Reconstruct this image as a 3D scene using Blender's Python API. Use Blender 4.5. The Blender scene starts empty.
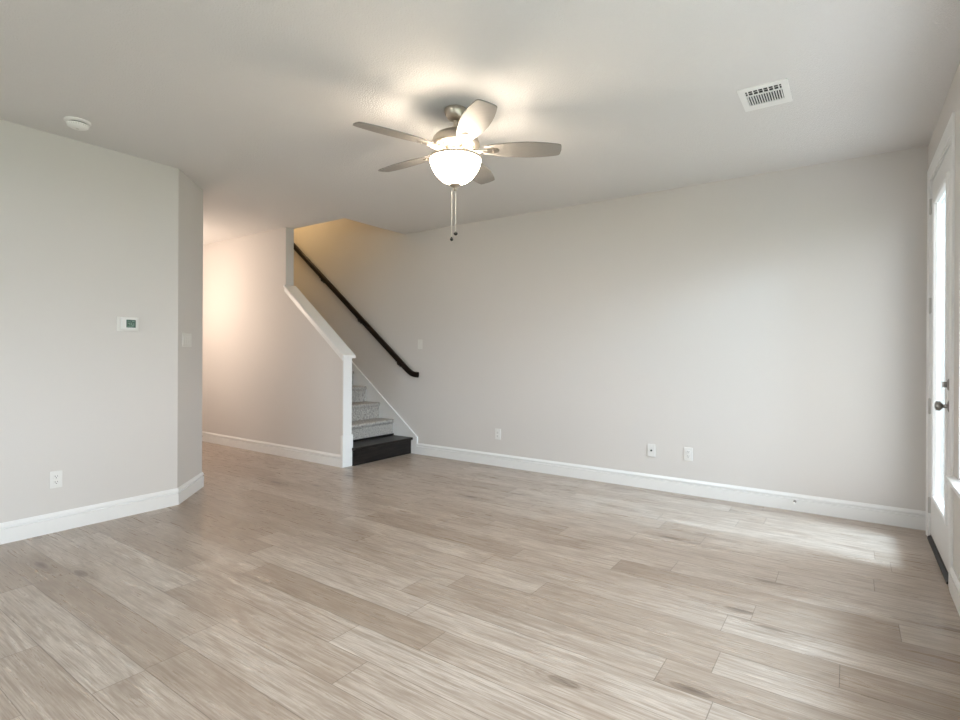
import bpy, bmesh, math, random
from mathutils import Vector, Matrix
PI = math.pi
R = math.radians
C = bpy.context.scene.collection
scene = bpy.context.scene

# ------------------------------------------------------------------ camera
cam_d = bpy.data.cameras.new('camera')
cam_d.sensor_width = 36.0
cam_d.lens = 529.92 / 960 * 36.0
cam_d.shift_y = -7.1 / 960
cam_d.clip_start = 0.02
cam = bpy.data.objects.new('camera', cam_d)
C.objects.link(cam)
cam.matrix_world = (Matrix.Translation((0, 0, 1.2487)) @ Matrix.Rotation(0.6098, 4, 'Z')
                    @ Matrix.Rotation(PI / 2, 4, 'X') @ Matrix.Rotation(0.0047, 4, 'Z'))
scene.camera = cam

# ------------------------------------------------------------------ world
w = bpy.data.worlds.new('sky')
scene.world = w
w.use_nodes = True
bg = w.node_tree.nodes['Background']
bg.inputs['Color'].default_value = (0.925, 0.935, 1.0, 1)
bg.inputs['Strength'].default_value = 6.3

# ------------------------------------------------------------------ lights
def area(name, loc, direction, sx, sy, power, color, spread=180):
    l = bpy.data.lights.new(name, 'AREA')
    l.shape = 'RECTANGLE'; l.size = sx; l.size_y = sy
    l.energy = power; l.color = color; l.spread = R(spread)
    o = bpy.data.objects.new(name, l); C.objects.link(o)
    o.location = loc
    o.rotation_euler = Vector(direction).to_track_quat('-Z', 'Y').to_euler()
    return o
def point(name, loc, power, color, radius=0.03):
    l = bpy.data.lights.new(name, 'POINT')
    l.energy = power; l.color = color; l.shadow_soft_size = radius
    o = bpy.data.objects.new(name, l); C.objects.link(o); o.location = loc
    return o
DAY = (0.95, 0.965, 1.0)
WARM = (1.0, 0.77, 0.54)
# daylight through the three windows of the right-hand wall (sky seen from inside, so it falls downwards)
area('daylight_window', (0.95, 0.85, 1.60), (-1, 0, -0.30), 1.70, 1.70, 26, DAY)
area('daylight_window', (0.95, -1.15, 1.60), (-1, 0, -0.30), 1.70, 1.70, 36, DAY)
# open sky above the door, and the bright yard outside the second window
area('daylight_door', (1.9, 4.20, 2.6), (-1.9, 0.2, -2.5), 0.6, 0.5, 200, (0.62, 0.80, 1.0))
area('daylight_yard', (1.60, 0.50, 1.95), (-0.5, 1.0, -0.15), 0.8, 1.7, 12, (0.74, 0.85, 1.0))
# added fill lamp behind the camera, brightens the back wall
area('rear_fill', (-2.2, -3.85, 1.6), (0, 1, -0.05), 2.6, 1.5, 34, (0.96, 0.96, 1.0))
# hall and upstairs landing lamps
point('hall_lamp', (-7.05, 2.70, 1.90), 46, (1.0, 0.81, 0.66), 0.12)
point('landing_lamp', (-6.7, 4.40, 3.9), 33, (1.0, 0.66, 0.30), 0.12)
# fan bulb
FC = (-1.991, 2.577)
point('fan_bulb', (FC[0], FC[1], 2.362), 15.5, (1.0, 0.86, 0.70), 0.075)

scene.view_settings.view_transform = 'Standard'
scene.view_settings.look = 'None'
scene.view_settings.gamma = 1.0
scene.view_settings.use_curve_mapping = False
scene.view_settings.exposure = 0.06
scene.cycles.caustics_reflective = False
scene.cycles.caustics_refractive = False

# ------------------------------------------------------------------ materials
def mat(name, col, rough=0.5, metal=0.0, spec=0.5, bump=None, emit=None):
    m = bpy.data.materials.new(name); m.use_nodes = True
    nt = m.node_tree; b = nt.nodes['Principled BSDF']
    b.inputs['Base Color'].default_value = (*col, 1)
    b.inputs['Roughness'].default_value = rough
    b.inputs['Metallic'].default_value = metal
    b.inputs['Specular IOR Level'].default_value = spec
    if emit:
        b.inputs['Emission Color'].default_value = (*emit[0], 1)
        b.inputs['Emission Strength'].default_value = emit[1]
    if bump:
        sc, st, dist = bump
        tc = nt.nodes.new('ShaderNodeTexCoord')
        n = nt.nodes.new('ShaderNodeTexNoise'); n.inputs['Scale'].default_value = sc
        n.inputs['Detail'].default_value = 3
        bp = nt.nodes.new('ShaderNodeBump'); bp.inputs['Strength'].default_value = st
        bp.inputs['Distance'].default_value = dist
        nt.links.new(tc.outputs['Object'], n.inputs['Vector'])
        nt.links.new(n.outputs['Fac'], bp.inputs['Height'])
        nt.links.new(bp.outputs['Normal'], b.inputs['Normal'])
    return m

M = {}
M['wall'] = mat('wall_paint', (0.655, 0.630, 0.608), 0.75, spec=0.25, bump=(130, 0.12, 0.004))
M['ceiling'] = mat('ceiling_paint', (0.765, 0.75, 0.738), 0.9, spec=0.1, bump=(120, 0.55, 0.007))
M['trim'] = mat('trim_paint', (0.80, 0.80, 0.795), 0.35, spec=0.45)
M['plastic'] = mat('white_plastic', (0.88, 0.875, 0.86), 0.35)
M['plate'] = mat('wall_plate_plastic', (0.755, 0.75, 0.735), 0.35)
M['plastic2'] = mat('white_plastic_warm', (0.74, 0.73, 0.70), 0.4)
M['black'] = mat('black_plastic', (0.012, 0.012, 0.012), 0.45)
M['slot'] = mat('slot_dark', (0.03, 0.03, 0.03), 0.8)
M['nickel'] = mat('brushed_nickel', (0.56, 0.50, 0.43), 0.32, metal=1.0, bump=(300, 0.05, 0.001))
M['chain'] = mat('chain_metal', (0.80, 0.76, 0.70), 0.45, metal=0.5)
M['satin'] = mat('satin_nickel', (0.30, 0.28, 0.26), 0.3, metal=1.0)
M['steel'] = mat('hinge_steel', (0.55, 0.54, 0.52), 0.4, metal=0.6)
M['bronze'] = mat('threshold_bronze', (0.008, 0.0075, 0.007), 0.5)
M['duct'] = mat('duct_dark', (0.015, 0.016, 0.018), 0.8)
M['lcd'] = mat('lcd_green', (0.035, 0.085, 0.06), 0.25)
M['lcd2'] = mat('lcd_segment', (0.16, 0.26, 0.20), 0.3)
M['vinyl'] = mat('vinyl_white', (0.78, 0.79, 0.79), 0.35)
M['lawn'] = mat('lawn_green', (0.10, 0.16, 0.06), 0.9, bump=(40, 0.5, 0.05))
M['hedge'] = mat('added_hedge_leaves', (0.11, 0.135, 0.10), 0.9, bump=(25, 0.6, 0.06))
M['patio'] = mat('patio_concrete', (0.55, 0.53, 0.50), 0.85, bump=(60, 0.2, 0.01))

def glass_mat():
    m = bpy.data.materials.new('window_glass'); m.use_nodes = True
    nt = m.node_tree; nt.nodes.clear()
    out = nt.nodes.new('ShaderNodeOutputMaterial')
    mix = nt.nodes.new('ShaderNodeMixShader')
    tr = nt.nodes.new('ShaderNodeBsdfTransparent'); tr.inputs[0].default_value = (0.94, 0.97, 0.96, 1)
    gl = nt.nodes.new('ShaderNodeBsdfGlossy'); gl.inputs['Roughness'].default_value = 0.02
    L = nt.links.new
    ge = nt.nodes.new('ShaderNodeNewGeometry')
    dt = nt.nodes.new('ShaderNodeVectorMath'); dt.operation = 'DOT_PRODUCT'
    L(ge.outputs['Normal'], dt.inputs[0]); L(ge.outputs['Incoming'], dt.inputs[1])
    def mt(op, a, b):
        n = nt.nodes.new('ShaderNodeMath'); n.operation = op
        for i, v in enumerate((a, b)):
            if isinstance(v, (int, float)): n.inputs[i].default_value = v
            else: L(v, n.inputs[i])
        return n.outputs[0]
    c = mt('ABSOLUTE', dt.outputs['Value'], 0)
    f = mt('ADD', mt('MULTIPLY', mt('POWER', mt('SUBTRACT', 1.0, c), 5.0), 0.96), 0.04)   # Schlick reflectance
    L(f, mix.inputs[0]); L(tr.outputs[0], mix.inputs[1]); L(gl.outputs[0], mix.inputs[2])
    L(mix.outputs[0], out.inputs[0])
    return m
M['glass'] = glass_mat()

def bowl_mat():
    m = bpy.data.materials.new('frosted_bowl'); m.use_nodes = True
    nt = m.node_tree; b = nt.nodes['Principled BSDF']
    b.inputs['Base Color'].default_value = (0.93, 0.90, 0.85, 1)
    b.inputs['Roughness'].default_value = 0.3
    b.inputs['Emission Color'].default_value = (1.0, 0.90, 0.76, 1)
    b.inputs['Emission Strength'].default_value = 35.0
    tl = nt.nodes.new('ShaderNodeBsdfTranslucent'); tl.inputs[0].default_value = (0.95, 0.9, 0.82, 1)
    mix = nt.nodes.new('ShaderNodeMixShader'); mix.inputs[0].default_value = 0.45
    out = nt.nodes['Material Output']
    nt.links.new(b.outputs[0], mix.inputs[1]); nt.links.new(tl.outputs[0], mix.inputs[2])
    tp = nt.nodes.new('ShaderNodeBsdfTransparent'); tp.inputs[0].default_value = (1, 0.97, 0.92, 1)
    mix2 = nt.nodes.new('ShaderNodeMixShader'); mix2.inputs[0].default_value = 0.5
    nt.links.new(mix.outputs[0], mix2.inputs[1]); nt.links.new(tp.outputs[0], mix2.inputs[2])
    nt.links.new(mix2.outputs[0], out.inputs[0])
    return m
M['bowl'] = bowl_mat()

class NT:
    """tiny helper for node maths"""
    def __init__(s, nt): s.nt = nt
    def _in(s, sock, v):
        if hasattr(v, 'is_linked') or isinstance(v, bpy.types.NodeSocket): s.nt.links.new(v, sock)
        else: sock.default_value = v
    def m(s, op, a, b=None, c=None):
        n = s.nt.nodes.new('ShaderNodeMath'); n.operation = op
        for i, v in enumerate((a, b, c)):
            if v is not None: s._in(n.inputs[i], v)
        return n.outputs[0]
    def xyz(s, x, y, z):
        n = s.nt.nodes.new('ShaderNodeCombineXYZ')
        for i, v in enumerate((x, y, z)): s._in(n.inputs[i], v)
        return n.outputs[0]
    def white(s, v):
        n = s.nt.nodes.new('ShaderNodeTexWhiteNoise'); n.noise_dimensions = '3D'
        s._in(n.inputs['Vector'], v); return n.outputs['Value']
    def noise(s, v, scale, detail=4, rough=0.6, dist=0.0):
        n = s.nt.nodes.new('ShaderNodeTexNoise')
        s._in(n.inputs['Vector'], v); n.inputs['Scale'].default_value = scale
        n.inputs['Detail'].default_value = detail; n.inputs['Roughness'].default_value = rough
        n.inputs['Distortion'].default_value = dist
        return n.outputs['Fac']
    def ramp(s, f, stops):
        n = s.nt.nodes.new('ShaderNodeValToRGB'); s._in(n.inputs[0], f)
        e = n.color_ramp.elements
        while len(e) < len(stops): e.new(0.5)
        for el, (p, c) in zip(e, stops):
            el.position = p; el.color = (*c, 1) if len(c) == 3 else c
        return n.outputs['Color']
    def mix(s, f, a, b, blend='MIX'):
        n = s.nt.nodes.new('ShaderNodeMix'); n.data_type = 'RGBA'; n.blend_type = blend
        s._in(n.inputs[0], f)
        s._in(n.inputs[6], a); s._in(n.inputs[7], b)
        return n.outputs[2]
    def rng(s, v, a, b, c, d):
        n = s.nt.nodes.new('ShaderNodeMapRange'); s._in(n.inputs[0], v)
        for i, q in enumerate((a, b, c, d)): n.inputs[i + 1].default_value = q
        return n.outputs[0]

def floor_mat():
    m = bpy.data.materials.new('oak_plank_floor'); m.use_nodes = True
    nt = m.node_tree; b = nt.nodes['Principled BSDF']; N = NT(nt)
    tc = nt.nodes.new('ShaderNodeTexCoord')
    sp = nt.nodes.new('ShaderNodeSeparateXYZ'); nt.links.new(tc.outputs['Object'], sp.inputs[0])
    X, Y = sp.outputs[0], sp.outputs[1]
    PW, PL = 0.181, 1.32
    v = N.m('DIVIDE', N.m('SUBTRACT', Y, 0.774 - 10 * PW), PW)
    row = N.m('FLOOR', v); fv = N.m('FRACT', v)
    off = N.white(N.xyz(row, 3.7, 1.3))
    u = N.m('ADD', N.m('DIVIDE', N.m('ADD', X, 30.0), PL), N.m('MULTIPLY', off, 1.0))
    col = N.m('FLOOR', u); fu = N.m('FRACT', u)
    r1 = N.white(N.xyz(row, col, 0.5)); r2 = N.white(N.xyz(row, col, 7.5)); r3 = N.white(N.xyz(col, row, 2.5))
    tone = N.ramp(r1, [(0.0, (0.395, 0.315, 0.252)), (0.22, (0.465, 0.385, 0.320)), (0.5, (0.520, 0.438, 0.370)),
                       (0.75, (0.560, 0.480, 0.412)), (1.0, (0.610, 0.535, 0.468))])
    # grain, stretched along the plank and shifted from plank to plank
    gx = N.m('ADD', X, N.m('MULTIPLY', r2, 17.0)); gy = N.m('ADD', Y, N.m('MULTIPLY', r3, 11.0))
    g1 = N.noise(N.xyz(N.m('MULTIPLY', gx, 0.06), gy, r1), 60, 6, 0.62, 0.25)
    g2 = N.noise(N.xyz(N.m('MULTIPLY', gx, 0.022), gy, r2), 230, 5, 0.62, 0.0)
    # cathedral figure: wave on a warped field
    wv = nt.nodes.new('ShaderNodeTexNoise')
    nt.links.new(N.xyz(N.m('MULTIPLY', gx, 0.11), gy, r3), wv.inputs['Vector'])
    wv.inputs['Scale'].default_value = 7.0; wv.inputs['Detail'].default_value = 2.5
    wv.inputs['Distortion'].default_value = 0.15
    fig = N.m('SINE', N.m('MULTIPLY', wv.outputs['Fac'], 80.0))
    blotch = N.noise(N.xyz(N.m('MULTIPLY', gx, 0.30), gy, r1), 8, 3, 0.55, 0.8)
    # knots with a soft brown halo and grain bending round them
    vo = nt.nodes.new('ShaderNodeTexVoronoi'); vo.feature = 'F1'
    nt.links.new(N.xyz(N.m('MULTIPLY', gx, 0.30), gy, 0.0), vo.inputs['Vector'])
    vo.inputs['Scale'].default_value = 4.4; vo.inputs['Randomness'].default_value = 1.0
    sepc = nt.nodes.new('ShaderNodeSeparateColor'); nt.links.new(vo.outputs['Color'], sepc.inputs[0])
    pick = N.rng(sepc.outputs[0], 0.28, 0.50, 0.0, 1.0)
    dw = N.m('ADD', vo.outputs['Distance'], N.m('MULTIPLY', N.m('SUBTRACT', g1, 0.5), 0.07))
    halo = N.m('MULTIPLY', N.rng(dw, 0.06, 0.42, 1.0, 0.0), pick)
    core = N.m('MULTIPLY', N.rng(dw, 0.03, 0.12, 1.0, 0.0), pick)
    rings = N.rng(N.m('SINE', N.m('MULTIPLY', dw, 85.0)), 0.1, 0.9, 0.0, 1.0)
    gd = N.rng(g1, 0.38, 0.62, 0.0, 1.0)
    c1 = N.mix(N.m('MULTIPLY', N.m('SUBTRACT', 1.0, gd), 0.62), tone, (0.235, 0.172, 0.127, 1))
    c2 = N.mix(N.m('MULTIPLY', N.rng(g2, 0.44, 0.66, 0.0, 1.0), 0.50), c1, (0.225, 0.168, 0.127, 1))
    c3 = N.mix(N.m('MULTIPLY', N.rng(fig, 0.55, 1.0, 0.0, 1.0), 0.03), c2, (0.60, 0.53, 0.46, 1))
    c4 = N.mix(N.m('MULTIPLY', N.rng(blotch, 0.48, 0.70, 0.0, 1.0), 0.42), c3, (0.255, 0.185, 0.135, 1))
    c4 = N.mix(N.m('MULTIPLY', halo, N.m('ADD', N.m('MULTIPLY', rings, 0.34), 0.34)), c4, (0.21, 0.148, 0.105, 1))
    c5 = N.mix(N.m('MULTIPLY', core, 0.72), c4, (0.085, 0.058, 0.042, 1))
    # seams: long edges and butt ends
    ev = N.m('MULTIPLY', N.m('MINIMUM', fv, N.m('SUBTRACT', 1.0, fv)), PW)
    eu = N.m('MULTIPLY', N.m('MINIMUM', fu, N.m('SUBTRACT', 1.0, fu)), PL)
    e = N.m('MINIMUM', ev, eu)
    seam = N.rng(e, 0.0006, 0.0022, 1.0, 0.0)
    c6 = N.mix(N.m('MULTIPLY', seam, 0.75), c5, (0.12, 0.088, 0.066, 1))
    nt.links.new(c6, b.inputs['Base Color'])
    rg = N.rng(g1, 0.3, 0.7, 0.34, 0.25)
    nt.links.new(rg, b.inputs['Roughness'])
    b.inputs['Specular IOR Level'].default_value = 0.5
    h = N.m('SUBTRACT', N.m('MULTIPLY', g2, 0.25), N.m('MULTIPLY', seam, 1.0))
    bp = nt.nodes.new('ShaderNodeBump'); bp.inputs['Strength'].default_value = 0.10; bp.inputs['Distance'].default_value = 0.0012
    nt.links.new(h, bp.inputs['Height']); nt.links.new(bp.outputs['Normal'], b.inputs['Normal'])
    return m
M['floor'] = floor_mat()

def carpet_mat():
    m = bpy.data.materials.new('speckled_carpet'); m.use_nodes = True
    nt = m.node_tree; b = nt.nodes['Principled BSDF']; N = NT(nt)
    tc = nt.nodes.new('ShaderNodeTexCoord')
    n1 = N.noise(tc.outputs['Object'], 75, 3, 0.7); n2 = N.noise(tc.outputs['Object'], 240, 2, 0.6)
    c = N.ramp(n1, [(0.34, (0.20, 0.185, 0.17)), (0.5, (0.46, 0.43, 0.395)), (0.66, (0.66, 0.62, 0.57))])
    nt.links.new(c, b.inputs['Base Color']); b.inputs['Roughness'].default_value = 1.0
    b.inputs['Specular IOR Level'].default_value = 0.05
    bp = nt.nodes.new('ShaderNodeBump'); bp.inputs['Strength'].default_value = 0.9; bp.inputs['Distance'].default_value = 0.008
    nt.links.new(N.m('ADD', n1, n2), bp.inputs['Height']); nt.links.new(bp.outputs['Normal'], b.inputs['Normal'])
    return m
M['carpet'] = carpet_mat()

def wood_mat(name, c0, c1, axis, rough, scale=40, spec=0.2):
    m = bpy.data.materials.new(name); m.use_nodes = True
    nt = m.node_tree; b = nt.nodes['Principled BSDF']; N = NT(nt)
    tc = nt.nodes.new('ShaderNodeTexCoord')
    mp = nt.nodes.new('ShaderNodeMapping'); nt.links.new(tc.outputs['Object'], mp.inputs[0])
    s = [1, 1, 1]; s[axis] = 0.08; mp.inputs['Scale'].default_value = s
    g = N.noise(mp.outputs[0], scale, 5, 0.65, 0.4)
    nt.links.new(N.ramp(g, [(0.35, c0), (0.68, c1)]), b.inputs['Base Color'])
    b.inputs['Roughness'].default_value = rough
    b.inputs['Specular IOR Level'].default_value = spec
    return m
M['darkwood'] = wood_mat('espresso_wood', (0.006, 0.005, 0.005), (0.024, 0.019, 0.016), 1, 0.38)
M['railwood'] = wood_mat('espresso_rail', (0.006, 0.0035, 0.003), (0.014, 0.008, 0.006), 0, 0.28)
M['blade'] = wood_mat('blade_silver', (0.275, 0.255, 0.237), (0.30, 0.28, 0.26), 0, 0.38, 60)

# ------------------------------------------------------------------ mesh helpers
def box(bm, x0, x1, y0, y1, z0, z1, bev=0.0, seg=2):
    vs = [bm.verts.new((x, y, z)) for x in (x0, x1) for y in (y0, y1) for z in (z0, z1)]
    F = [(0, 1, 3, 2), (4, 6, 7, 5), (0, 4, 5, 1), (2, 3, 7, 6), (0, 2, 6, 4), (1, 5, 7, 3)]
    fs = [bm.faces.new([vs[i] for i in f]) for f in F]
    if bev > 0:
        es = list({e for f in fs for e in f.edges})
        bmesh.ops.bevel(bm, geom=es, offset=bev, segments=seg, profile=0.5, affect='EDGES')
def prism(bm, pts, axis, a, b):
    """polygon in the plane perpendicular to axis (0:YZ 1:XZ 2:XY), extruded a..b"""
    def P(p, t):
        return {0: (t, p[0], p[1]), 1: (p[0], t, p[1]), 2: (p[0], p[1], t)}[axis]
    A = [bm.verts.new(P(p, a)) for p in pts]; B = [bm.verts.new(P(p, b)) for p in pts]
    bm.faces.new(A); bm.faces.new(B[::-1])
    n = len(pts)
    for i in range(n): bm.faces.new((A[i], B[i], B[(i + 1) % n], A[(i + 1) % n]))
def lathe(bm, prof, c=(0, 0, 0), seg=40, mtx=None, closed=False):
    """profile (r, z) about +Z"""
    rings = []
    for r, z in prof:
        if r < 1e-6:
            rings.append([bm.verts.new((0, 0, z))])
        else:
            rings.append([bm.verts.new((r * math.cos(2 * PI * k / seg), r * math.sin(2 * PI * k / seg), z)) for k in range(seg)])
    pairs = list(zip(rings, rings[1:]))
    if closed: pairs.append((rings[-1], rings[0]))
    for A, B in pairs:
        for k in range(seg):
            k2 = (k + 1) % seg
            if len(A) == 1 and len(B) == 1: continue
            if len(A) == 1: bm.faces.new((A[0], B[k], B[k2]))
            elif len(B) == 1: bm.faces.new((A[k], B[0], A[k2]))
            else: bm.faces.new((A[k], B[k], B[k2], A[k2]))
    T = Matrix.Translation(c) @ (mtx or Matrix.Identity(4))
    for rg in rings:
        for v in rg: v.co = T @ v.co
AX = Matrix.Rotation(PI / 2, 4, 'Y')     # +Z -> +X
AXN = Matrix.Rotation(-PI / 2, 4, 'Y')   # +Z -> -X
AYN = Matrix.Rotation(PI / 2, 4, 'X')    # +Z -> -Y
def tube(bm, pts, r, seg=10, caps=True):
    pts = [Vector(p) for p in pts]; rings = []
    for i, p in enumerate(pts):
        t = (pts[min(i + 1, len(pts) - 1)] - pts[max(i - 1, 0)]).normalized()
        ref = Vector((0, 0, 1)) if abs(t.z) < 0.9 else Vector((1, 0, 0))
        a = t.cross(ref).normalized(); b = t.cross(a).normalized()
        rings.append([bm.verts.new(p + r * (math.cos(2 * PI * k / seg) * a + math.sin(2 * PI * k / seg) * b)) for k in range(seg)])
    for A, B in zip(rings, rings[1:]):
        for k in range(seg): bm.faces.new((A[k], A[(k + 1) % seg], B[(k + 1) % seg], B[k]))
    if caps: bm.faces.new(rings[0][::-1]); bm.faces.new(rings[-1])
def sweep(bm, prof, path, normals=None, closed_prof=True):
    """prof: (offset along room-side normal, z); path: XY points, room on the left-hand normal; mitred"""
    n = len(path); rings = []
    segn = []
    for i in range(n - 1):
        d = (Vector(path[i + 1]) - Vector(path[i])).normalized()
        segn.append(Vector((-d.y, d.x)))
    for i in range(n):
        if i == 0: m = segn[0]
        elif i == n - 1: m = segn[-1]
        else:
            m = (segn[i - 1] + segn[i]).normalized()
            m = m / m.dot(segn[i])
        rings.append([bm.verts.new((path[i][0] + m.x * o, path[i][1] + m.y * o, z)) for o, z in prof])
    k = len(prof)
    for A, B in zip(rings, rings[1:]):
        for j in range(k): bm.faces.new((A[j], A[(j + 1) % k], B[(j + 1) % k], B[j]))
    bm.faces.new(rings[0][::-1]); bm.faces.new(rings[-1])
def obj(name, bm, m, parent=None, smooth=False, angle=40):
    bmesh.ops.recalc_face_normals(bm, faces=bm.faces)
    me = bpy.data.meshes.new(name); bm.to_mesh(me); bm.free()
    me.materials.append(m)
    if smooth:
        for p in me.polygons: p.use_smooth = True
        try: me.set_sharp_from_angle(angle=R(angle))
        except Exception: pass
    o = bpy.data.objects.new(name, me); C.objects.link(o)
    if parent: o.parent = parent
    return o
def B(): return bmesh.new()
def struct(name, bm, m, parent=None, **k):
    o = obj(name, bm, m, parent, **k)
    if not parent: o['kind'] = 'structure'
    return o
def tag(o, label, cat, group=None, kind=None):
    o['label'] = label; o['category'] = cat
    if group: o['group'] = group
    if kind: o['kind'] = kind
    return o
def empty(name, loc=(0, 0, 0), rz=0.0):
    o = bpy.data.objects.new(name, None); C.objects.link(o)
    o.location = loc; o.rotation_euler = (0, 0, rz); o.empty_display_size = 0.1
    return o
def thing(name, label, cat, loc=(0, 0, 0), rz=0.0, group=None):
    return tag(empty(name, loc, rz), label, cat, group)

# ------------------------------------------------------------------ room dimensions
H = 2.74
XR, YB, XL = 0.449, 4.919, -4.494
YK0, YK1 = 3.856, 3.966            # stair half wall
XO = -4.617                        # edge of the stairwell opening in the ceiling
AX_, AY_ = -4.494, 2.131           # start of angled wall
BX_, BY_ = -4.911, 2.548           # end of angled wall
XW, YR = -9.6, -3.6                # far end of the hall, rear wall
TOP = 5.3

# ------------------------------------------------------------------ structure
bm = B(); box(bm, XW - .1, XR + .15, YR - .1, YB + .15, -0.12, 0.0); struct('floor', bm, M['floor'])
bm = B(); prism(bm, [(XW - .1, YR - .1), (XR + .15, YR - .1), (XR + .15, YB + .15), (XO, YB + .15), (XO, YK1), (XW - .1, YK1)], 2, H, H + 0.30)
struct('ceiling', bm, M['ceiling'])
bm = B(); prism(bm, [(XW, 0), (XR + .15, 0), (XR + .15, H), (XO, H), (XO, TOP), (XW, TOP)], 1, YB, YB + .15)
struct('wall_back', bm, M['wall'])
# left wall, angled piece and the near side of the hall
bm = B(); prism(bm, [(XL, YR), (AX_, AY_), (BX_, BY_), (XW, BY_), (XW, BY_ - .12), (BX_ - .05, BY_ - .12), (AX_ - .12, AY_ - .05), (XL - .12, YR)], 2, 0, H)
struct('wall_left', bm, M['wall'])
RX0, RX1, RZ0, RZ1 = -3.6, -0.8, 0.85, 2.35
bm = B(); box(bm, XL - .12, RX0, YR - .1, YR, 0, H); box(bm, RX1, XR + .15, YR - .1, YR, 0, H)
box(bm, RX0, RX1, YR - .1, YR, 0, RZ0); box(bm, RX0, RX1, YR - .1, YR, RZ1, H)
bmesh.ops.remove_doubles(bm, verts=bm.verts, dist=1e-5)
struct('wall_rear', bm, M['wall'])
rw = empty('window_4', (0, 0, 0)); rw['kind'] = 'structure'  # added rear window, built for the fill lamp outside it
bm = B()
box(bm, RX0, RX1, YR - .09, YR - .04, RZ0, RZ0 + .05); box(bm, RX0, RX1, YR - .09, YR - .04, RZ1 - .05, RZ1)
for x in (RX0, (RX0 + RX1) / 2 - .025, RX1 - .05): box(bm, x, x + .05, YR - .09, YR - .04, RZ0 + .05, RZ1 - .05)
obj('window_frame', bm, M['vinyl'], rw)
bm = B(); box(bm, RX0 + .05, RX1 - .05, YR - .067, YR - .063, RZ0 + .05, RZ1 - .05); obj('glass_pane', bm, M['glass'], rw)
bm = B(); box(bm, XW - .1, XW, BY_ - .12, YB + .15, 0, TOP); struct('wall_hall_end', bm, M['wall'])
# right wall with one door and three windows
DY0, DY1, DZ = 3.81, 4.735, 2.445
WZ0, WZ1 = 0.61, 2.325
WINS = [(1.9, 3.56), (0.0, 1.70), (-2.0, -0.30)]
bm = B()
x0, x1 = XR, XR + .15
box(bm, x0, x1, DY1, YB, 0, H); box(bm, x0, x1, DY0, DY1, DZ, H)
edges = [DY0] + [v for a, b in WINS for v in (b, a)] + [YR]
for i in range(0, len(edges), 2): box(bm, x0, x1, edges[i + 1], edges[i], 0, H)
for a, b in WINS:
    box(bm, x0, x1, a, b, 0, WZ0); box(bm, x0, x1, a, b, WZ1, H)
bmesh.ops.remove_doubles(bm, verts=bm.verts, dist=1e-5)
struct('wall_right', bm, M['wall'])
# stair half wall: full height in the hall, raked beside the stairs
XE, XP = -4.505, -5.53
ZE, ZP = 1.215, 2.020
bm = B(); prism(bm, [(XW, 0), (XE, 0), (XE, ZE), (XP, ZP), (XP, H), (XW, H)], 1, YK0, YK1)
struct('wall_stair', bm, M['wall'])
# stairwell above the ceiling
bm = B(); box(bm, XW, XO, YK0, YK1, H + .30, TOP); struct('wall_landing_front', bm, M['wall'])
bm = B(); box(bm, XO, XO + .12, YK0, YB + .15, H + .30, TOP); struct('wall_landing_side', bm, M['wall'])
bm = B(); box(bm, XW - .1, XO + .12, YK0, YB + .15, TOP, TOP + .1); struct('ceiling_landing', bm, M['ceiling'])

# outside, beyond the glass
bm = B(); box(bm, XR + .15, XR + 3.2, -4.5, 7.0, -0.22, -0.06); struct('patio', bm, M['patio'])
bm = B(); box(bm, XR + 3.2, 40, -30, 60, -0.30, -0.10); box(bm, -30, XR + 3.2, -30, -4.5, -0.30, -0.10); struct('lawn', bm, M['lawn'])

# hedge added to dim the bright sky behind the door glass
bm = B(); rnd = random.Random(4)
loops = []
for i in range(41):
    x = XR + .25 + 12.0 * i / 40
    pr = [(9.5, 4.4 * k / 12) for k in range(12)] + [(9.5 + 1.4 * k / 4, 4.4) for k in range(5)] + [(10.9, 4.4 * (11 - k) / 12) for k in range(12)]
    loops.append([bm.verts.new((x + rnd.uniform(-.1, .1), y + rnd.uniform(-.14, .14), z + rnd.uniform(-.1, .1) - .2)) for y, z in pr])
for A, B2 in zip(loops, loops[1:]):
    for k in range(len(A) - 1): bm.faces.new((A[k], A[k + 1], B2[k + 1], B2[k]))
bm.faces.new(loops[0]); bm.faces.new(loops[-1][::-1])
struct('added_hedge', bm, M['hedge'])

# baseboards
BP = [(0, 0), (.015, 0), (.016, .094), (.0050, .097), (.0050, .107), (.0165, .110), (.0150, .118), (.009, .127), (.006, .135), (0, .135)]
def baseboard(name, path):
    bm = B(); sweep(bm, BP, path); return struct(name, bm, M['trim'])
baseboard('baseboard_left', [(XW, BY_), (BX_, BY_), (AX_, AY_), (XL, YR)][::1])
baseboard('baseboard_back', [(XR, YB), (-4.372, YB)])
baseboard('baseboard_stair', [(XE, YK0), (XW, YK0)])
baseboard('baseboard_right', [(XR, YR), (XR, DY0 - .092)])

# half-wall trim: end board, plinth, raked cap with apron
def raked(bm, x0, x1, y0, y1, dz0, dz1, s=(ZP - ZE) / (XE - XP)):
    z = lambda x: ZE + (XE - x) * s
    prism(bm, [(x0, z(x0) + dz0), (x1, z(x1) + dz0), (x1, z(x1) + dz1), (x0, z(x0) + dz1)], 1, y0, y1)
bm = B(); box(bm, XE, XE + .016, YK0 - .004, YK1 + .004, 0.34, ZE - .012, 0.002); struct('trim_1', bm, M['trim'])
bm = B(); box(bm, XE - .012, XE + .024, YK0 - .018, YK1 + .018, 0, 0.345, 0.003); struct('trim_2', bm, M['trim'])
bm = B(); raked(bm, XP, XE + .045, YK0 - .036, YK1 + .036, 0.0, 0.034)
bmesh.ops.bevel(bm, geom=bm.edges[:], offset=0.006, segments=2, affect='EDGES')
struct('trim_3', bm, M['trim'])
bm = B(); raked(bm, XP, XE + .012, YK0 - .018, YK0 - .0005, -0.048, -0.0005); struct('trim_4', bm, M['trim'])

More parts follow.
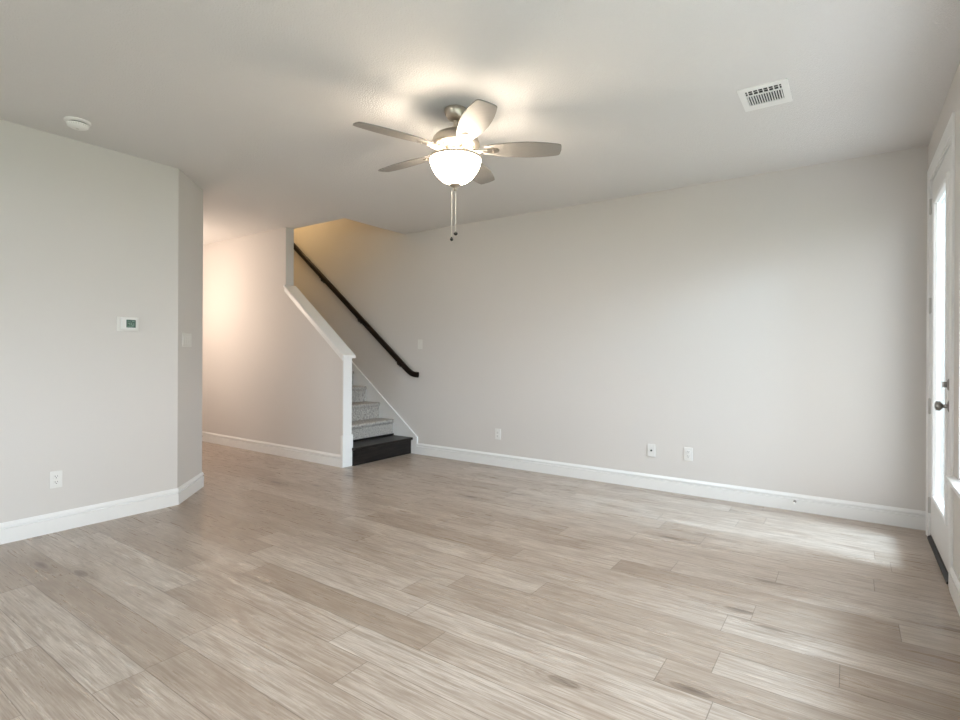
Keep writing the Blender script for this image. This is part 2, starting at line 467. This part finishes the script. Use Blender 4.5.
# ------------------------------------------------------------------ staircase
st = thing('staircase', 'carpeted stairs with a dark wood bottom step beside the back wall', 'stairs', (-4.43, 4.44, 0))
OX, OY = -4.43, 4.44
def loc(bm):
    for v in bm.verts: v.co -= Vector((OX, OY, 0))
def spart(name, bm, m, label=None, parent=st, **k):
    loc(bm); o = obj(name, bm, m, parent, **k)
    if label: o['label'] = label
    return o
SY0, SY1 = YK1 + .001, YB - .016
bs = empty('bottom_step'); bs.parent = st
bm = B(); box(bm, -4.485, -4.463, SY0 + .006, SY1, 0.0, 0.170); r = spart('riser', bm, M['darkwood'], 'dark wood riser')
bm = B(); box(bm, -4.775, -4.430, SY0, SY1 + .001, 0.170, 0.200, 0.006)
spart('tread', bm, M['darkwood'], 'dark wood tread')
bpy.data.objects.remove(bs)
bm = B(); box(bm, -4.772, -4.755, SY0, SY1, 0.200, 0.222, 0.004); spart('shoe_strip', bm, M['darkwood'], 'dark strip at the foot of the carpet')
for n in range(2, 15):
    xn = -4.772 - .25 * (n - 2); z = .2 * n
    rr = .018
    prof = [(xn - .30, z - .2 - (.0 if n == 2 else .03)), (xn - .004, z - .2), (xn - .004, z - .055), (xn + .006, z - .048)]
    for k in range(7):
        a = -PI / 2 + k * PI / 6 * 1.0
        prof.append((xn + .004 + rr * math.cos(a) * .9, z - .022 + .022 * math.sin(a)))
    prof += [(xn - .30, z)]
    bm = B(); prism(bm, prof, 1, SY0, SY1)
    spart('carpeted_step', bm, M['carpet'], None, smooth=True, angle=50)
SK = .765
zs = lambda x: 0.215 + (-4.372 - x) * SK
bm = B(); prism(bm, [(-4.372, 0), (-4.372, zs(-4.372)), (-7.9, zs(-7.9)), (-7.9, zs(-7.9) - .50), (-4.80, 0)], 1, YB - .014, YB - .0005)
spart('skirt_board', bm, M['trim'])
bm = B()
prism(bm, [(-4.362, .135), (-4.362, zs(-4.362) + .004), (-7.9, zs(-7.9) + .012), (-7.9, zs(-7.9) - .006), (-4.378, zs(-4.378) - .012), (-4.378, .135)], 1, YB - .022, YB - .0005)
spart('skirt_cap', bm, M['trim'])

# ------------------------------------------------------------------ handrail
hr = thing('handrail', 'dark wood handrail running up the back wall above the stairs', 'handrail', (-4.40, YB, 0.98))
def rel(bm, o):
    for v in bm.verts: v.co -= Vector(o)
HO = (-4.40, YB, 0.98)
RY = YB - .062
RS = .782
rz_ = lambda x: 1.012 + (-4.455 - x) * RS
prof = []
for k in range(16):
    a = 2 * PI * k / 16
    cx, cz = math.cos(a), math.sin(a)
    prof.append((.024 * (abs(cx) ** .6) * (1 if cx > 0 else -1), .034 * (abs(cz) ** .6) * (1 if cz > 0 else -1)))
path = [(-4.318, .978), (-4.37, .982), (-4.41, .992), (-4.445, 1.010), (-4.48, rz_(-4.48)), (-5.5, rz_(-5.5)), (-6.8, rz_(-6.8)), (-7.9, rz_(-7.9))]
bm = B(); rings = []
for i, (x, z) in enumerate(path):
    a = path[max(i - 1, 0)]; b = path[min(i + 1, len(path) - 1)]
    d = Vector((b[0] - a[0], b[1] - a[1])).normalized(); nrm = Vector((-d.y, d.x))
    rings.append([bm.verts.new((x + nrm.x * q, RY + p, z + nrm.y * q)) for p, q in prof])
for A, B2 in zip(rings, rings[1:]):
    for k in range(16): bm.faces.new((A[k], A[(k + 1) % 16], B2[(k + 1) % 16], B2[k]))
bm.faces.new(rings[0]); bm.faces.new(rings[-1][::-1])
rel(bm, HO); obj('rail', bm, M['railwood'], hr, smooth=True, angle=60)
for x in (-4.66, -5.383, -6.148, -7.0):
    z = rz_(x) - .034
    bm = B()
    lathe(bm, [(0, 0), (.026, 0), (.026, .004), (.018, .010), (0, .010)], (x, YB - .0005, z - .045), 16, AYN)
    tube(bm, [(x, YB - .006, z - .045), (x, YB - .035, z - .045), (x, YB - .055, z - .035), (x, RY, z - .012), (x, RY, z + .004)], .008, 8)
    box(bm, x - .03, x + .03, RY - .012, RY + .012, z - .002, z + .004)
    rel(bm, HO); obj('bracket', bm, M['bronze'], hr, smooth=True)

# ------------------------------------------------------------------ door in the right wall
dr = empty('door_1', (XR, (DY0 + DY1) / 2, 0)); dr['kind'] = 'structure'
tag(dr, 'white glazed exterior door at the right-hand edge beside the back corner', 'door')
DO = (XR, (DY0 + DY1) / 2, 0)
def dpart(name, bm, m, label=None, parent=dr, **k):
    rel(bm, DO); o = obj(name, bm, m, parent, **k)
    if label: o['label'] = label
    return o
# casing: two legs and a head, profile stepped
CW = .088
bm = B()
cp = [(0, 0), (.008, 0), (.010, .012), (.010, .050), (.013, .056), (.013, CW - .006), (.009, CW), (0, CW)]   # (proud of wall, away from the opening)
pth = [(DY1, 0.0, 1, 0), (DY1, DZ, 1, 1), (DY0, DZ, -1, 1), (DY0, 0.0, -1, 0)]
rings = [[bm.verts.new((XR - p, y + sy * q, z + sz * q)) for p, q in cp] for y, z, sy, sz in pth]
for A, B2 in zip(rings, rings[1:]):
    for j in range(len(cp)): bm.faces.new((A[j], A[(j + 1) % len(cp)], B2[(j + 1) % len(cp)], B2[j]))
bm.faces.new(rings[0]); bm.faces.new(rings[-1][::-1])
dpart('casing', bm, M['trim'])
bm = B()
box(bm, XR, XR + .15, DY0, DY0 + .018, 0, DZ); box(bm, XR, XR + .15, DY1 - .018, DY1, 0, DZ); box(bm, XR, XR + .15, DY0, DY1, DZ - .018, DZ)
dpart('door_jamb', bm, M['trim'])
SL0, SL1, SZ0, SZ1 = DY0 + .021, DY1 - .021, 0.035, DZ - .022
LY0, LY1, LZ0, LZ1 = 3.955, 4.60, 0.285, 2.285
bm = B()
fx0, fx1 = XR + .004, XR + .048
box(bm, fx0, fx1, SL0, LY0 + .03, SZ0, SZ1); box(bm, fx0, fx1, LY1 - .03, SL1, SZ0, SZ1)
box(bm, fx0, fx1, LY0 + .03, LY1 - .03, SZ0, LZ0 + .03); box(bm, fx0, fx1, LY0 + .03, LY1 - .03, LZ1 - .03, SZ1)
slab = dpart('door_slab', bm, M['trim'])
bm = B()
lp = [(0.0, 0), (.010, .004), (.012, .010), (.012, .026), (.006, .036), (-.012, .044), (-.012, 0.03), (0.0, .03)]   # (proud, inward)
rg = []
for y, z, sy, sz in [(LY0, LZ0, 1, 1), (LY1, LZ0, -1, 1), (LY1, LZ1, -1, -1), (LY0, LZ1, 1, -1)]:
    rg.append([bm.verts.new((fx0 - p, y + sy * q, z + sz * q)) for p, q in lp])
for i in range(4):
    A, B2 = rg[i], rg[(i + 1) % 4]
    for j in range(len(lp)): bm.faces.new((A[j], A[(j + 1) % len(lp)], B2[(j + 1) % len(lp)], B2[j]))
dpart('glazing_frame', bm, M['trim'])
bm = B(); box(bm, fx0 + .018, fx0 + .022, LY0 + .03, LY1 - .03, LZ0 + .03, LZ1 - .03); dpart('glass_pane', bm, M['glass'])
for z in (2.26, 1.585, 0.90, 0.225):
    bm = B()
    lathe(bm, [(0, -.055), (.004, -.054), (.0065, -.05), (.0065, .05), (.004, .054), (0, .055)], (XR - .004, SL1 + .010, z), 12)
    box(bm, XR - .001, XR + .004, SL1 - .012, SL1 + .010, z - .05, z + .05)
    dpart('hinge', bm, M['steel'], smooth=True)
KY = 3.890
kb = B()
lathe(kb, [(0, 0), (.033, 0), (.033, .005), (.024, .010), (.012, .012), (.010, .028), (.016, .034), (.026, .041), (.029, .050), (.026, .059), (.016, .064), (0, .066)], (fx0, KY, 0.965), 24, AXN)
dpart('door_knob', kb, M['satin'], 'round satin metal knob', smooth=True)
kb = B()
lathe(kb, [(0, 0), (.033, 0), (.033, .006), (.026, .012), (0, .013)], (fx0, KY, 1.085), 24, AXN)
box(kb, fx0 - .034, fx0 - .010, KY - .005, KY + .005, 1.085 - .016, 1.085 + .016, .002)
dpart('deadbolt', kb, M['satin'], 'dark metal deadbolt turn above the knob', smooth=True)
bm = B(); prism(bm, [(XR - .014, 0.0005), (XR - .012, .014), (XR + .0, .022), (XR + .15, .022), (XR + .15, 0.0005)], 1, DY0 + .0185, DY1 - .0185)
dpart('threshold', bm, M['bronze'], 'dark bronze threshold')
bm = B(); box(bm, fx0, fx1, SL0, SL1, .023, SZ0 - .0005); dpart('door_sweep', bm, M['black'])

# ------------------------------------------------------------------ windows in the right wall
for i, (a, b) in enumerate(WINS):
    wn = empty('window_%d' % (i + 1), (XR, (a + b) / 2, WZ0)); wn['kind'] = 'structure'
    if i == 0: tag(wn, 'white framed window with a projecting sill at the far right edge', 'window')
    WO = (XR, (a + b) / 2, WZ0)
    def wpart(name, bm, m, **k):
        rel(bm, WO); return obj(name, bm, m, wn, **k)
    bm = B(); f0, f1, t = XR + .075, XR + .135, .05
    box(bm, f0, f1, a, a + t, WZ0, WZ1); box(bm, f0, f1, b - t, b, WZ0, WZ1)
    box(bm, f0, f1, a + t, b - t, WZ0, WZ0 + t); box(bm, f0, f1, a + t, b - t, WZ1 - t, WZ1)
    box(bm, f0 + .01, f1 - .01, a + t, b - t, 1.44, 1.48)
    wpart('window_frame', bm, M['vinyl'])
    bm = B(); box(bm, XR + .105, XR + .109, a + t, b - t, WZ0 + t, WZ1 - t); wpart('glass_pane', bm, M['glass'])
    bm = B(); box(bm, XR - .042, XR - .0005, a - .10, b + .10, WZ0 - .012, WZ0 + .012, .005)
    box(bm, XR - .001, XR + .075, a + .0005, b - .0005, WZ0 + .0005, WZ0 + .012)
    wpart('window_sill', bm, M['trim'])

# ------------------------------------------------------------------ wall plates
def rplate(bm, wd, ht, th, y0=0.0, bev=.003):
    box(bm, -wd / 2, wd / 2, y0 - th, y0, -ht / 2, ht / 2, bev, 2)
def outlet(loc_, rz, label):
    t = thing('wall_outlet', label, 'outlet', loc_, rz, 'duplex wall outlets')
    bm = B(); rplate(bm, .072, .117, .006); obj('cover_plate', bm, M['plate'], t)
    bm = B(); lathe(bm, [(0, 0), (.0035, 0), (.003, .0012), (0, .0015)], (0, -.006, 0), 12, AYN); obj('screw', bm, M['plastic2'], t)
    for s in (1, -1):
        z = s * .0195
        bm = B(); box(bm, -.0165, .0165, -.0085, -.0055, z - .014, z + .014, .0012); rc = obj('receptacle', bm, M['plate'], t)
        bm = B()
        box(bm, -.0078, -.0052, -.0089, -.0080, z - .001, z + .008); box(bm, .0052, .0078, -.0089, -.0080, z - .000, z + .007)
        box(bm, -.0025, .0025, -.0089, -.0080, z - .0105, z - .0055)
        obj('slots', bm, M['slot'], rc)
    return t
outlet((-3.188, YB, .352), 0, 'white duplex outlet low on the back wall, nearest the stairs')
outlet((-1.174, YB, .360), 0, 'white duplex outlet on the back wall just right of the cable plate')
outlet((XL, 1.325, .362), PI / 2, 'white duplex outlet low on the left wall under the thermostat')

t = thing('cable_plate', 'white wall plate with a black coaxial socket, between the two back wall outlets', 'cable outlet', (-1.500, YB, .357))
bm = B(); rplate(bm, .072, .117, .006); obj('cover_plate', bm, M['plate'], t)
bm = B(); lathe(bm, [(0, 0), (.0085, 0), (.0085, .003), (.0055, .003), (.0055, .012), (.0035, .012), (0, .010)], (0, -.006, 0), 16, AYN); obj('coax_socket', bm, M['black'], t, smooth=True)
for s in (1, -1):
    bm = B(); lathe(bm, [(0, 0), (.0035, 0), (.003, .0012), (0, .0015)], (0, -.006, s * .042), 12, AYN); obj('screw', bm, M['plastic2'], t)

def rockers(t, n, wd, mt):
    bm = B(); rplate(bm, wd, .117, .006); obj('cover_plate', bm, mt, t)
    for k in range(n):
        x = (k - (n - 1) / 2) * .046
        bm = B()
        prism(bm, [(-.0055, -.033), (-.0075, -.033), (-.0070, 0), (-.0098, .033), (-.0055, .033)], 0, x - .0165, x + .0165)
        obj('rocker', bm, mt, t)
t = thing('light_switch', 'single white light switch on the back wall above the end of the handrail', 'light switch', (-4.333, YB, 1.350))
rockers(t, 1, .072, M['plastic2'])
s = 1 / math.sqrt(2)
t = thing('light_switch', 'wide pale switch plate with four rockers on the narrow angled wall', 'light switch', (-4.628, 2.265, 1.347), R(135))
rockers(t, 4, .210, M['plastic2'])

# thermostat
t = thing('thermostat', 'small white thermostat with a green screen on the left wall', 'thermostat', (XL, 1.763, 1.454), PI / 2)
bm = B(); rplate(bm, .148, .108, .008, 0, .003); obj('back_plate', bm, M['plastic2'], t)
bm = B(); box(bm, -.052, .058, -.026, -.008, -.045, .047, .005); obj('housing', bm, M['plate'], t)
bm = B(); box(bm, -.018, .046, -.0275, -.0255, -.026, .033, .0008); sc_ = obj('screen', bm, M['lcd'], t)
bm = B()
for x0, x1, z0, z1 in [(-.010, .012, .016, .019), (.020, .038, .018, .024), (-.010, .008, .002, .006), (.004, .008, -.010, .010), (.016, .020, -.006, .012), (.016, .036, -.010, -.006), (-.012, .036, -.018, -.015), (.030, .034, -.006, .010)]:
    box(bm, x0, x1, -.0280, -.0272, z0, z1)
obj('screen_segments', bm, M['lcd2'], sc_)
bm = B()
for k in range(5): box(bm, -.046, -.026, -.0268, -.0255, -.020 + k * .010, -.0165 + k * .010)
obj('button_bars', bm, M['plastic2'], t)

# door stops on the baseboards
def door_stop(loc_, label):
    t = thing('door_stop', label, 'door stop', loc_, 0, 'spring door stops')
    bm = B(); lathe(bm, [(0, 0), (.011, 0), (.011, .003), (.006, .009), (.005, .012), (0, .012)], (0, 0, 0), 16, AYN); obj('base', bm, M['satin'], t, smooth=True)
    bm = B()
    pts = [(.0052 * math.cos(k * .9), -.010 - k * .00085, .0052 * math.sin(k * .9)) for k in range(60)]
    tube(bm, pts, .0013, 6); obj('spring', bm, M['satin'], t, smooth=True)
    bm = B(); lathe(bm, [(0, 0), (.008, 0), (.0085, .004), (.0075, .013), (0, .014)], (0, -.059, 0), 16, AYN); obj('tip', bm, M['plastic'], t, smooth=True)
door_stop((-.357, YB - .015, .077), 'small spring door stop on the back wall baseboard toward the door')
door_stop((-7.40, YK0 - .015, .070), 'tiny spring door stop on the hall baseboard beside the angled wall')

# ------------------------------------------------------------------ ceiling fittings
t = thing('smoke_detector', 'round white smoke detector on the ceiling above the left wall', 'smoke detector', (-4.115, 1.320, H))
bm = B(); lathe(bm, [(0, 0), (.072, 0), (.072, -.008), (.066, -.014), (.060, -.015), (0, -.015)], (0, 0, 0), 40); obj('mounting_base', bm, M['plastic'], t, smooth=True)
bm = B(); lathe(bm, [(0, -.0152), (.052, -.0152), (.052, -.022), (0, -.022)], (0, 0, 0), 40); obj('vent_gap', bm, M['slot'], t)
bm = B(); lathe(bm, [(0, -.0215), (.060, -.0215), (.061, -.026), (.056, -.037), (.040, -.046), (.020, -.049), (0, -.049)], (0, 0, 0), 40)
hs = obj('housing', bm, M['plastic'], t, smooth=True)
for k in range(28):
    a = 2 * PI * k / 28
    if k % 7 == 0: continue
    bm = B()
    bmesh.ops.create_cube(bm, size=1, matrix=Matrix.Rotation(a, 4, 'Z') @ Matrix.Translation((.0572, 0, -.0305)) @ Matrix.Rotation(R(20), 4, 'Y') @ Matrix.Diagonal((.004, .0035, .010, 1)))
    obj('vent_rib', bm, M['plastic2'], hs)
bm = B(); lathe(bm, [(0, -.0485), (.009, -.0485), (.008, -.0515), (0, -.052)], (.0, 0, 0), 16); obj('test_button', bm, M['plastic2'], t, smooth=True)

t = thing('air_vent', 'white metal air register with dark slots in the ceiling', 'air vent', (-.408, 3.440, H))
hw, hl = .124, .155
ow, ol = .090, .100
OY0 = -.012   # the slotted field sits toward the near side
bm = B()
box(bm, -hw, -ow, -hl, hl, -.006, 0); box(bm, ow, hw, -hl, hl, -.006, 0)
box(bm, -ow, ow, -hl, OY0 - ol, -.006, 0); box(bm, -ow, ow, OY0 + ol, hl, -.006, 0)
bmesh.ops.remove_doubles(bm, verts=bm.verts, dist=1e-5)
obj('frame', bm, M['plastic'], t)
bm = B(); box(bm, -ow, ow, OY0 - ol, OY0 + ol, -.0012, -.0002); obj('duct_backing', bm, M['duct'], t)
bm = B(); box(bm, -ow, ow, OY0 - .042, OY0 - .030, -.0065, -.0015); obj('cross_bar', bm, M['plastic'], t)
for k in range(14):
    x = -ow + (k + .5) * 2 * ow / 14
    bm = B()
    bmesh.ops.create_cube(bm, size=1, matrix=Matrix.Translation((x, OY0 + .0345, -.0055)) @ Matrix.Rotation(R(28), 4, 'Y') @ Matrix.Diagonal((.0016, .129, .0085, 1)))
    obj('louver', bm, M['plastic'], t)
for k in range(7):
    x = -ow + (k + .5) * 2 * ow / 7
    bm = B(); box(bm, x - .0028, x + .0028, OY0 - ol, OY0 - .042, -.0055, -.0012); obj('divider', bm, M['plastic'], t)
bm = B(); box(bm, -ow, ow, OY0 - .072, OY0 - .069, -.0035, -.0012); obj('cross_wire', bm, M['plastic2'], t)

# ------------------------------------------------------------------ ceiling fan
fan = thing('ceiling_fan', 'five-blade brushed nickel ceiling fan with a lit glass bowl', 'ceiling fan', (FC[0], FC[1], H))
HZ = H - .019
fz = lambda p: [(r, z - H if z > 2.70 else z - HZ) for r, z in p]
bm = B(); lathe(bm, fz([(0, 2.7395), (.070, 2.7395), (.071, 2.728), (.066, 2.712), (.064, 2.700), (.058, 2.680), (.044, 2.662), (.026, 2.653), (0, 2.652)]), (0, 0, 0), 40); obj('canopy', bm, M['nickel'], fan, smooth=True)
bm = B(); lathe(bm, fz([(0, 2.655), (.0135, 2.655), (.0135, 2.615), (.024, 2.612), (.026, 2.600), (.022, 2.590), (0, 2.590)]), (0, 0, 0), 24); obj('downrod', bm, M['nickel'], fan, smooth=True)
bm = B(); lathe(bm, fz([(0, 2.596), (.040, 2.596), (.052, 2.590), (.085, 2.580), (.118, 2.563), (.140, 2.538), (.149, 2.512), (.150, 2.500), (.143, 2.492), (.128, 2.484), (.110, 2.478), (.085, 2.474), (0, 2.474)]), (0, 0, 0), 48)
mh = obj('motor_housing', bm, M['nickel'], fan, smooth=True)
for k in range(20):
    a = 2 * PI * k / 20
    bm = B()
    bmesh.ops.create_cube(bm, size=1, matrix=Matrix.Rotation(a, 4, 'Z') @ Matrix.Translation((.112, 0, 2.4785 - HZ)) @ Matrix.Rotation(R(18), 4, 'Y') @ Matrix.Diagonal((.034, .007, .004, 1)))
    obj('cooling_slot', bm, M['slot'], mh)
bm = B(); lathe(bm, fz([(0, 2.476), (.078, 2.476), (.082, 2.468), (.082, 2.458), (.070, 2.452), (.058, 2.448), (.056, 2.432), (.060, 2.426), (.060, 2.420), (0, 2.420)]), (0, 0, 0), 40); obj('switch_housing', bm, M['nickel'], fan, smooth=True)
# glass bowl: a thin shell open at the top, carried by the fitter's rod
outer = [(.157, 2.415), (.157, 2.404), (.152, 2.385), (.141, 2.356), (.124, 2.327), (.100, 2.300), (.072, 2.280), (.040, 2.267), (.010, 2.262)]
inner = [(max(r - .005, .004), z + .004) for r, z in outer][::-1]
inner[-1] = (.152, 2.415)
bm = B(); lathe(bm, fz(outer + inner), (0, 0, 0), 56, closed=True); obj('glass_bowl', bm, M['bowl'], fan, smooth=True)
bm = B(); lathe(bm, fz([(0, 2.421), (.006, 2.421), (.006, 2.262), (0, 2.262)]), (0, 0, 0), 12); obj('centre_rod', bm, M['nickel'], fan, smooth=True)
bm = B(); lathe(bm, fz([(0, 2.264), (.034, 2.264), (.036, 2.259), (.030, 2.251), (.016, 2.246), (.010, 2.240), (.009, 2.235), (.012, 2.230), (.008, 2.224), (0, 2.222)]), (0, 0, 0), 28); obj('finial', bm, M['nickel'], fan, smooth=True)
bm = B(); lathe(bm, fz([(.1525, 2.411), (.1590, 2.411), (.1625, 2.416), (.1610, 2.4245), (.1525, 2.4245)]), (0, 0, 0), 56, closed=True); obj('bowl_rim', bm, M['nickel'], fan, smooth=True)
# blades
BZ = 2.475 - HZ
ang0 = 34
for k in range(5):
    a = R(ang0 + 72 * k)
    rot = Matrix.Rotation(a, 4, 'Z')
    pitch = Matrix.Translation((0, 0, BZ)) @ Matrix.Rotation(R(-12), 4, 'X')
    sta = [(.175, .040), (.22, .053), (.29, .066), (.36, .0745), (.43, .0785), (.49, .077), (.55, .071), (.60, .063), (.630, .056)]
    L_, R_ = [], []
    for r, hwid in sta:
        L_.append((r, hwid)); R_.append((r, -hwid))
    tip = [(.640, -.050), (.645, -.036), (.648, 0), (.645, .036), (.640, .050)]
    poly = R_ + tip + L_[::-1]
    bm = B(); prism(bm, poly, 2, -.0035, .0035)
    bmesh.ops.transform(bm, matrix=rot @ pitch, verts=bm.verts)
    bl = obj('blade', bm, M['blade'], fan)
    # blade iron: arm from the motor, oval medallion under the blade, screws
    bm = B()
    ov = []
    for q in range(28):
        t_ = 2 * PI * q / 28
        ov.append((.215 + .052 * math.cos(t_), .024 * math.sin(t_) * (1 + .25 * math.cos(t_))))
    prism(bm, ov, 2, -.0095, -.004)
    bmesh.ops.bevel(bm, geom=[e for e in bm.edges if abs(e.verts[0].co.z + .0095) < 1e-5 and abs(e.verts[1].co.z + .0095) < 1e-5], offset=.003, segments=2, affect='EDGES')
    for sx, sy in ((.195, 0), (.232, .012), (.232, -.012)):
        lathe(bm, [(0, -.0095), (.005, -.0095), (.004, -.0125), (0, -.0125)], (sx, sy, 0), 10)
    bmesh.ops.transform(bm, matrix=rot @ pitch, verts=bm.verts)
    b3 = B()
    for sy in (.016, -.016):
        pts = [(.070, sy * .8, 2.466 - HZ), (.10, sy * 1.2, 2.462 - HZ), (.135, sy * 1.3, 2.462 - HZ), (.165, sy * 1.0, 2.467 - HZ), (.195, sy * .6, 2.4675 - HZ)]
        tube(b3, pts, .0065, 8)
    bmesh.ops.transform(b3, matrix=rot, verts=b3.verts)
    me_t = bpy.data.meshes.new('tmp'); b3.to_mesh(me_t); b3.free(); bm.from_mesh(me_t); bpy.data.meshes.remove(me_t)
    obj('blade_iron', bm, M['nickel'], bl, smooth=True)
# pull chains
for x, y, zb, rr in ((.001, .004, 1.962, .0115), (-.019, -.010, 1.928, .0090)):
    bm = B()
    z = 2.240
    tube(bm, [(x * .55, y * .55, z - HZ + .012), (x, y, z - .02 - HZ), (x, y, zb - HZ + .008)], (.0018), 6)
    zz = z - .04
    while zz > zb + .02:
        bmesh.ops.create_icosphere(bm, subdivisions=1, radius=.0028, matrix=Matrix.Translation((x, y, zz - HZ))); zz -= .011
    ch = obj('pull_chain', bm, M['chain'], fan, smooth=True)
    bm = B(); lathe(bm, [(0, .013), (.004, .013), (.005, .009), (rr, .004), (rr * 1.1, 0), (rr, -.006), (.005, -.011), (0, -.012)], (x, y, zb - HZ), 16)
    kn = obj('pull_knob', bm, M['bronze'], ch, smooth=True); kn['label'] = 'dark pull knob'
